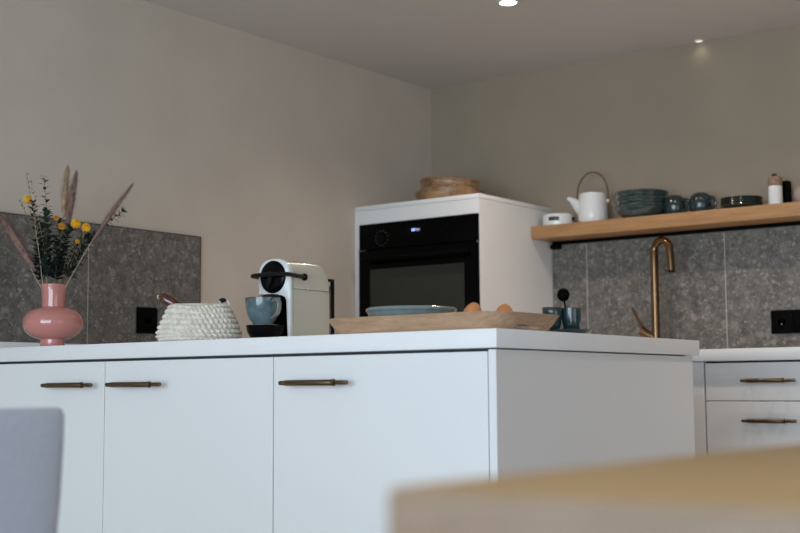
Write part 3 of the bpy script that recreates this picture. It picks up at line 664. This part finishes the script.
# inside wall and bottom
lathe(bm, [(0, 0.0005), (0.084, 0.0005)], bx, by, TZ+0.0006, 48)
lathe(bm, [(0.0730, 0.1005), (0.070, 0.1025), (0.067, 0.098), (0.085, 0.05), (0.095, 0.02), (0.08, 0.008), (0, 0.008)], bx, by, TZ+0.0006, 96)
tag(obj('crochet_basket', bm, 'rope', loc=(bx, by, TZ+0.0006), smooth=80), 'chunky cream crocheted basket between the vase and the coffee machine', 'basket')
# lacquered handle sticking out on the left
a0 = Vector((0.745, -2.245, 0.990)); a1 = Vector((0.718, -2.265, 1.030)); 
P1 = Vector((bx, by, 0)) + SD*(-0.052) + WD*(0.0) + Vector((0, 0, 1.014)); P2 = P1 - SD*0.050 + Vector((0, 0, 0.032))
ax = (P2-P1).normalized()
t = thing('pocket_knife_handle', 'glossy red-brown wooden handle poking out of the basket on its left', 'utensil', P1 - ax*0.07)
t.name = 'wooden_utensil'
obj('handle', tube(B(), [P1+ax*0.002, P1+ax*0.012, P1+ax*0.035, P1+ax*0.055, P1+ax*0.064, P1+ax*0.067], [0.0115, 0.0145, 0.0165, 0.0145, 0.009, 0.003], 20), 'redwood', t)
obj('ferrule', tube(B(), [P1-ax*0.012, P1+ax*0.003], 0.0105, 18), 'gold', t)
obj('shaft', tube(B(), [P1-ax*0.075, P1-ax*0.010], 0.006, 12), 'gold', t)
obj('end_ring', tube(B(), [P1+ax*0.064+SD*0.006*math.cos(a)+Vector((0, 0, 0.006*math.sin(a)))-Vector((0, 0, 0.004)) for a in [2*PI*k/14 for k in range(15)]], 0.0016, 8, cap=False), 'gold', t)
# cord loop on the right
Q = Vector((bx, by, TZ)) + SD*0.070 - WD*0.012
t = thing('cord_loop', 'small black and white cord loop hanging over the right rim of the basket', 'cord', Q+Vector((0, 0, 0.09)))
lp = [Q+SD*x_+Vector((0, 0, z_)) for x_, z_ in ((-0.016, 0.086), (-0.012, 0.112), (0.000, 0.116), (0.010, 0.108), (0.014, 0.088), (0.018, 0.066), (0.0215, 0.055))]
obj('cord', tube(B(), smoothpath(lp), 0.0030, 8), 'rope', t)
bm = B(); ellipsoid(bm, Q-SD*0.006+Vector((0, 0, 0.114)), (0.012, 0.007, 0.0065)); obj('knot', bm, 'black', t)
bm = B(); ellipsoid(bm, Q+SD*0.0225+Vector((0, 0, 0.056)), (0.0045, 0.0045, 0.009)); obj('tassel', bm, 'black', t)

# ------------------------------------------------------------------ coffee machine (front faces the room, water tank behind)
mx, my, mz = 1.011, -2.12, TZ+0.0004       # centre of the front, front plane
RM = Matrix.Translation((mx, my, mz)) @ Matrix.Rotation(math.radians(2), 4, 'Z')
t = thing('coffee_machine', 'cream and black capsule coffee machine beside the basket with a blue cup under its spout', 'coffee machine', (mx, my+0.07, mz))
def mobj(name, bm, m, parent=None, smooth=35):
    bm.transform(RM); return obj(name, bm, m, parent or t, smooth=smooth)
def prism(bm, pts, y0, y1, bev=0):
    """outline in x,z extruded along y"""
    A = [bm.verts.new((x, y0, z)) for x, z in pts]; C = [bm.verts.new((x, y1, z)) for x, z in pts]
    n = len(pts)
    caps = [bm.faces.new(A), bm.faces.new(list(reversed(C)))]
    for i in range(n): bm.faces.new((A[i], A[(i+1) % n], C[(i+1) % n], C[i]))
    if bev:
        es = [e for f_ in caps for e in f_.edges]
        bmesh.ops.bevel(bm, geom=list(set(es)), offset=bev, segments=3, profile=0.5, affect='EDGES')
    return bm
def arch(w, z0, h, n=20, sq=1.0):
    """rounded top silhouette of half width w"""
    pts = [(-w, z0)]
    for k in range(n+1):
        a = PI-PI*k/n; e_ = 0.75*sq; pts.append((w*math.copysign(abs(math.cos(a))**e_, math.cos(a)), h-w+w*abs(math.sin(a))**e_))
    pts.append((w, z0)); return pts
# rear body: arch swept back, top falling towards the tank
bm = B(); H0 = 0.218; ys = [(0.002, 1.0), (0.03, 1.0), (0.08, 1.0), (0.120, 0.996), (0.142, 0.98), (0.155, 0.93), (0.162, 0.83), (0.164, 0.72)]
ringsm = []
for y_, s_ in ys:
    W2 = 0.0530 if y_ < 0.13 else 0.0530-0.004*(y_-0.13)/0.024
    ringsm.append([bm.verts.new((x_, y_, z_ if z_ < 0.01 else z_*s_)) for x_, z_ in arch(W2, 0.0, H0*(1+0.012*min(1, y_/0.06)), 24, 0.72)])
for A, C in zip(ringsm, ringsm[1:]):
    for i in range(len(A)): j = (i+1) % len(A); bm.faces.new((A[i], A[j], C[j], C[i]))
bm.faces.new(ringsm[0]); bm.faces.new(list(reversed(ringsm[-1])))
body = mobj('body', bm, 'cream')
# front shell: arch frame with a niche for the cup
out = arch(0.0545, 0.0, 0.2215, 28)
niche = [(0.0455, 0.0), (0.0455, 0.110), (0.040, 0.121), (0.026, 0.127), (-0.0545, 0.127)]
bm = B(); prism(bm, [(-0.0545, 0.127)]+[p for p in out[1:-1] if p[1] > 0.128 or p[0] > 0]+[(0.0545, 0.0)]+niche[:4], -0.012, 0.0015, 0.003)
mobj('front_shell', bm, 'creamfront')
bm = B(); box(bm, -0.0515, 0.0450, -0.004, 0.0015, 0.001, 0.1265); mobj('niche_lining', bm, 'blackgloss')
bm = B(); box(bm, -0.018, 0.018, -0.040, -0.004, 0.114, 0.1266, 0.004); mobj('coffee_spout', bm, 'black')
# disc
bm = B(); lathe(bm, [(0, 0.006), (0.032, 0.006), (0.039, 0.004), (0.0435, 0), (0.0435, -0.004), (0, -0.004)], n=56)
bm.transform(Matrix.Translation((-0.003, -0.0145, 0.1735)) @ Matrix.Rotation(PI/2, 4, 'X')); disc = mobj('front_disc', bm, 'blackgloss')
bm = B(); tube(bm, [(-0.012, -0.022, 0.142), (-0.007, -0.0245, 0.157), (0.002, -0.024, 0.186)], [0.002, 0.007, 0.009], 12); mobj('disc_ridge', bm, 'black', disc)
# lever: U shape around the head, pivots on the sides
hz = 0.176
lp = [(0.0575, 0.044, hz-0.002), (0.0590, -0.002, hz), (0.0585, -0.022, hz+0.001), (0.053, -0.038, hz+0.001), (0.030, -0.047, hz+0.001), (0, -0.050, hz+0.001), (-0.030, -0.047, hz+0.001), (-0.053, -0.038, hz+0.001), (-0.0585, -0.022, hz+0.001), (-0.0590, -0.002, hz), (-0.0575, 0.044, hz-0.002)]
mobj('lever', tube(B(), smoothpath(lp, 5), 0.0058, 10, flat=(1, 1.0)), 'black')
for s in (-1, 1):
    b2 = lathe(B(), [(0, 0.004), (0.008, 0.004), (0.0098, 0.002), (0.0098, -0.003), (0, -0.003)], n=28)
    b2.transform(Matrix.Translation((s*0.0585, 0.044, hz-0.002)) @ Matrix.Rotation(s*PI/2, 4, 'Y')); mobj('lever_pivot', b2, 'blackgloss')
# side seams, buttons, tank, cup stand
for s in (-1, 1): mobj('side_seam', box(B(), s*0.0525-0.0012, s*0.0525+0.0012, 0.004, 0.158, 0.1400, 0.1412), 'print')
bm = B(); box(bm, 0.050, 0.0538, 0.012, 0.052, 0.1420, 0.1445); box(bm, 0.050, 0.0538, 0.060, 0.070, 0.1420, 0.1455); mobj('seam_highlight', bm, 'creamfront')
bm = B(); box(bm, -0.012, 0.012, 0.090, 0.115, 0.212, 0.2195, 0.002); mobj('top_button', bm, 'black')
bm = B(); box(bm, -0.044, 0.044, 0.1655, 0.182, 0.004, 0.160, 0.010, 3); mobj('water_tank', bm, 'tank')
bm = B(); box(bm, -0.047, 0.047, 0.1645, 0.190, 0.171, 0.178, 0.003); box(bm, 0.034, 0.046, 0.184, 0.190, 0.002, 0.174, 0.002); box(bm, -0.047, 0.047, 0.1652, 0.190, 0.0005, 0.006, 0.001); mobj('tank_frame', bm, 'black')
bm = B(); a = [(-0.0385, -0.0045), (0.0405, -0.0045), (0.0405, -0.050)]
for k in range(13):
    q = k/12*PI; a.append((-0.002+0.0425*math.cos(q), -0.050-0.052*math.sin(q)))
lo = [bm.verts.new((x_*0.80, y_*0.78, 0.0005)) for x_, y_ in a]; mi_ = [bm.verts.new((x_*0.97, y_*0.96, 0.026)) for x_, y_ in a]; hi_ = [bm.verts.new((x_, y_, 0.043)) for x_, y_ in a]
for A, C in ((lo, mi_), (mi_, hi_)):
    for i in range(len(A)): j = (i+1) % len(A); bm.faces.new((A[i], A[j], C[j], C[i]))
bm.faces.new(lo); bm.faces.new(hi_); drip = mobj('drip_tray', bm, 'blackgloss')
bm = B(); box(bm, -0.030, 0.030, -0.088, -0.012, 0.0432, 0.0448, 0.0005)
mobj('grid', bm, 'steel', drip)

def cup(name, lab, cat, x, y, z, r, h, m, hang, group=None, hr=None, straight=False):
    t = thing(name, lab, cat, (x, y, z), group)
    if straight: pf = [(0, 0.002), (r*0.66, 0.002), (r*0.70, 0), (r*0.80, 0.001), (r*0.82, 0.008), (r*0.95, 0.016), (r*1.0, h*0.5), (r*1.02, h*0.8), (r*1.0, h), (r*0.95, h+0.0005), (r*0.93, h-0.002), (r*0.9, 0.02), (0, 0.008)]
    else: pf = [(0, 0.003), (r*0.45, 0.003), (r*0.48, 0), (r*0.56, 0), (r*0.60, 0.004), (r*0.74, 0.012), (r*0.86, 0.025), (r*0.94, h*0.58), (r*0.985, h*0.82), (r, h), (r*0.965, h+0.0008), (r*0.94, h-0.001), (r*0.88, h*0.55), (r*0.7, 0.016), (r*0.5, 0.008), (0, 0.007)]
    obj('cup', lathe(B(), pf, x, y, z, 56), m, t, smooth=60)
    c, s = math.cos(hang), math.sin(hang); k = hr or h*0.34
    hp = [(x+c*(r*q), y+s*(r*q), z+zz) for q, zz in ((0.93, h*0.84), (1.22, h*0.93), (1.50, h*0.80), (1.52, h*0.58), (1.32, h*0.36), (0.84, h*0.22))]
    obj('handle', tube(B(), smoothpath(hp), r*0.095, 10, flat=(1.5, 0.8)), 'bluehandle' if m == 'bluecup' else m, t)
    return t
cpos = RM @ Vector((-0.003, -0.052, 0.0452))
cup('coffee_cup', 'blue glazed cup with brown rim under the coffee machine spout', 'cup', cpos.x, cpos.y, cpos.z, 0.0475, 0.070, 'bluecup', math.radians(-12))

# ------------------------------------------------------------------ wooden tray
def rrect(x0, x1, y0, y1, r, n=8):
    pts = []
    for cx_, cy_, a0_ in ((x1-r, y1-r, 0), (x0+r, y1-r, 90), (x0+r, y0+r, 180), (x1-r, y0+r, 270)):
        for k in range(n+1):
            a_ = math.radians(a0_+90*k/n); pts.append((cx_+r*math.cos(a_), cy_+r*math.sin(a_)))
    return pts
def densify(pts, marks):
    # insert extra points on the two short sides so the grip holes can be left open
    out_ = []
    for p, q in zip(pts, pts[1:]+pts[:1]):
        out_.append(p)
        if abs(p[0]-q[0]) < 1e-6 and abs(p[1]-q[1]) > 0.05:
            for mk in (marks if q[1] > p[1] else list(reversed(marks))): out_.append((p[0], p[1]+(q[1]-p[1])*(mk if q[1] > p[1] else 1-mk)))
    return out_
marks = [0.10, 0.14, 0.5, 0.86, 0.90]
tz = TZ+0.0005
X0, X1, Y0, Y1 = 1.355, 1.872, -2.372, -2.058
def tring(ins, z, r): return [(x_, y_, z) for x_, y_ in densify(rrect(X0+ins, X1-ins, Y0+ins, Y1-ins, max(r-ins, 0.012)), marks)]
th = 0.008
outer = [tring(0.030, 0.0, 0.085), tring(0.0280, 0.003, 0.085), tring(0.0265, 0.005, 0.085), tring(0.0175, 0.0145, 0.085), tring(0.0, 0.038, 0.085)]
inner = [tring(0.003, 0.0388, 0.085), tring(th, 0.0375, 0.085), tring(0.0175+th, 0.0145, 0.085), tring(0.0265+th, 0.0105, 0.085), tring(0.030+th, 0.0075, 0.085)]
bm = B(); R_ = [[bm.verts.new((p[0], p[1], tz+p[2])) for p in ring] for ring in outer+inner]
n = len(R_[0])
def in_hole(p, q):
    lo_ = Y0+0.085+(Y1-Y0-0.17)*0.12; hi2 = Y1-0.085-(Y1-Y0-0.17)*0.12
    my_ = (p[1]+q[1])/2; return abs(p[0]-q[0]) < 1e-4 and lo_ < my_ < hi2
hole_i = [i for i in range(n) if in_hole(outer[2][i], outer[2][(i+1) % n])]
for k in range(len(R_)-1):
    for i in range(n):
        j = (i+1) % n
        if k in (2, 7-0) and i in hole_i and (k == 2): continue
        if k == 7 and i in hole_i: continue
        bm.faces.new((R_[k][i], R_[k][j], R_[k+1][j], R_[k+1][i]))
# outer gap lies between ring 2 and 3, inner gap between ring 7 and 8
for i in hole_i:
    j = (i+1) % n
    bm.faces.new((R_[2][i], R_[2][j], R_[8][j], R_[8][i])); bm.faces.new((R_[3][i], R_[3][j], R_[7][j], R_[7][i]))
    for e in (i, j):
        if (e not in hole_i) or ((e-1) % n not in hole_i): bm.faces.new((R_[2][e], R_[3][e], R_[7][e], R_[8][e]))
bm.faces.new(R_[0]); bm.faces.new(R_[-1])
tag(obj('serving_tray', bm, 'tray', loc=((X0+X1)/2, (Y0+Y1)/2, tz), smooth=40), 'long pale wooden serving tray with grip hole on the corner of the peninsula', 'tray')
tray_ = bpy.data.objects['serving_tray']
bm = B(); ellipsoid(bm, (1.8465, -2.238, tz+0.0093), (0.0035, 0.030, 0.0045), u=20, v=12); g_i = obj('grip_highlight', bm, 'steel', tray_); g_i['label'] = 'added steel piece imitating the highlight in the grip hole'  # steel sliver added to imitate the bright highlight in the hole
TF = tz+0.0078
# eggs and blue dish on the tray
def egg(x, y, rot, lab):
    bm = B(); R3 = Matrix.Rotation(rot, 3, 'Z') @ Matrix.Rotation(math.radians(14), 3, 'Y')
    ellipsoid(bm, (x, y, TF+0.0222), (0.0218, 0.0218, 0.0288), R3, 28, 20, lambda p: Vector((p.x*(1-0.11*p.z), p.y*(1-0.11*p.z), p.z)))
    mz_ = min(v.co.z for v in bm.verts); bmesh.ops.translate(bm, verts=bm.verts, vec=(0, 0, TF+0.0003-mz_))
    return tag(obj('egg', bm, 'egg', loc=(x, y, TF)), lab, 'egg', 'brown eggs on the tray')
egg(1.744, -2.280, math.radians(40), 'brown egg in front of the oven corner, the left of the two')
egg(1.776, -2.200, math.radians(100), 'brown egg in front of the tower side, the right of the two')
dish = tag(obj('ceramic_bowl', lathe(B(), bowl_prof(0.104, 0.055, 0.6), 1.532, -2.222, TF, 72), 'bluedish', loc=(1.532, -2.222, TF)), 'wide grey-blue glazed bowl standing on the wooden tray before the oven', 'bowl')

# ------------------------------------------------------------------ plate with two little cups and a brush
px_, py_ = 1.762, -1.895
bm = B(); lathe(bm, [(0, 0.002), (0.034, 0.002), (0.035, 0), (0.038, 0), (0.040, 0.003), (0.056, 0.008), (0.0600, 0.0145), (0.0592, 0.016), (0.0535, 0.0105), (0.038, 0.0062), (0, 0.0060)], px_, py_, TZ+0.0005, 48)
tag(obj('saucer', bm, 'tealplate', loc=(px_, py_, TZ+0.0005)), 'dark green saucer behind the tray carrying two little teal cups', 'saucer')
cz_ = TZ+0.0005+0.0066
cup('espresso_cup', 'little teal cup half hidden behind the right end of the tray', 'cup', 1.7395, -1.925, cz_, 0.0245, 0.063, 'tealcup', math.radians(150), 'little teal cups', straight=False)
cup('espresso_cup', 'little dark teal cup on the right side of the saucer', 'cup', 1.7720, -1.890, cz_, 0.0235, 0.062, 'tealcup', math.radians(110), 'little teal cups', straight=True)
tb = Vector((1.755, -1.897, 1.022))
t = thing('bottle_brush', 'small round black bristle brush standing in the right little cup', 'brush', (1.772, -1.890, cz_+0.01))
obj('stem', tube(B(), [(1.768, -1.890, cz_+0.010), (1.760, -1.893, cz_+0.05), tb], 0.0022, 8), 'blackmatt', t)
bm = B(); rn = random.Random(11); ellipsoid(bm, tb, (0.0155, 0.0155, 0.0165), u=16, v=12)
for k in range(500):
    d = Vector((rn.gauss(0, 1), rn.gauss(0, 1), rn.gauss(0, 1))).normalized(); c = d.orthogonal().normalized()*0.0006
    e = tb+d*0.0185*rn.uniform(0.85, 1.05); bm.faces.new([bm.verts.new(tb+d*0.010-c), bm.verts.new(tb+d*0.010+c), bm.verts.new(e)])
obj('bristles', bm, 'blackmatt', t)

# ------------------------------------------------------------------ dining table in the foreground
t = thing('dining_table', 'oak dining table corner, far out of focus at the lower right', 'table', (3.30, -3.20, 0))
TX0, TX1, TY0, TY1, TT = 2.901, 3.801, -4.085, -2.40, 0.7445
bm = box(B(), TX0, TX1, TY0, TY1, TT-0.042, TT, 0.004)
for f_ in bm.faces:
    f_.normal_update()
    if abs(f_.normal.y) > 0.9: f_.material_index = 1      # end grain on the two short ends
obj('tabletop', bm, ['table', 'tableend'], t)
bm = B(); box(bm, TX0+0.09, TX1-0.09, TY0+0.09, TY0+0.11, TT-0.11, TT-0.0425); box(bm, TX0+0.09, TX1-0.09, TY1-0.11, TY1-0.09, TT-0.11, TT-0.0425)
box(bm, TX0+0.09, TX0+0.11, TY0+0.11, TY1-0.11, TT-0.11, TT-0.0425); box(bm, TX1-0.11, TX1-0.09, TY0+0.11, TY1-0.11, TT-0.11, TT-0.0425); obj('apron', bm, 'table', t, smooth=0)
for x_ in (TX0+0.035, TX1-0.090):
    for y_ in (TY0+0.035, TY1-0.090): obj('leg', box(B(), x_, x_+0.055, y_, y_+0.055, 0.0005, TT-0.0425, 0.003), 'table', t)

# ------------------------------------------------------------------ grey chair on the left, seen over its back
t = thing('dining_chair', 'grey upholstered chair, blurred, cut off at the lower left edge', 'chair', (2.09, -3.80, 0))
cy0, cy1 = -3.990, -3.537
bm = B(); N = 10
def back(z, x_, wd, thk): return [(x_+thk*c_, (cy0+cy1)/2+wd*s_) for c_, s_ in [(0.5*math.copysign(abs(math.cos(a_))**0.35, math.cos(a_)), 0.5*math.copysign(abs(math.sin(a_))**0.35, math.sin(a_))) for a_ in [2*PI*k/40 for k in range(40)]]]
lv_ = [(0.44, 1.955, 0.34, 0.03), (0.50, 1.950, 0.375, 0.036), (0.58, 1.945, 0.402, 0.04), (0.66, 1.938, 0.428, 0.04), (0.73, 1.932, 0.445, 0.038), (0.764, 1.930, 0.452, 0.032), (0.7725, 1.930, 0.446, 0.020), (0.7745, 1.930, 0.436, 0.008)]
rg = [[bm.verts.new((p[0], p[1], z)) for p in back(z, x_, wd, thk)] for z, x_, wd, thk in lv_]
for A, C in zip(rg, rg[1:]):
    for i in range(40): j = (i+1) % 40; bm.faces.new((A[i], A[j], C[j], C[i]))
bm.faces.new(rg[0]); bm.faces.new(rg[-1]); obj('backrest', bm, 'seat', t, smooth=60)
obj('seat', box(B(), 1.925, 2.36, -3.98, -3.565, 0.40, 0.455, 0.02, 4), 'seat', t, smooth=60)
for x_, y_ in ((1.955, -3.95), (1.955, -3.595), (2.325, -3.95), (2.325, -3.595)):
    dx_ = -0.02 if x_ < 2.1 else 0.02; dy_ = -0.02 if y_ < -3.7 else 0.02
    obj('leg', tube(B(), [(x_, y_, 0.405), (x_+dx_, y_+dy_, 0.0005)], [0.014, 0.009], 12), 'blackmatt', t)
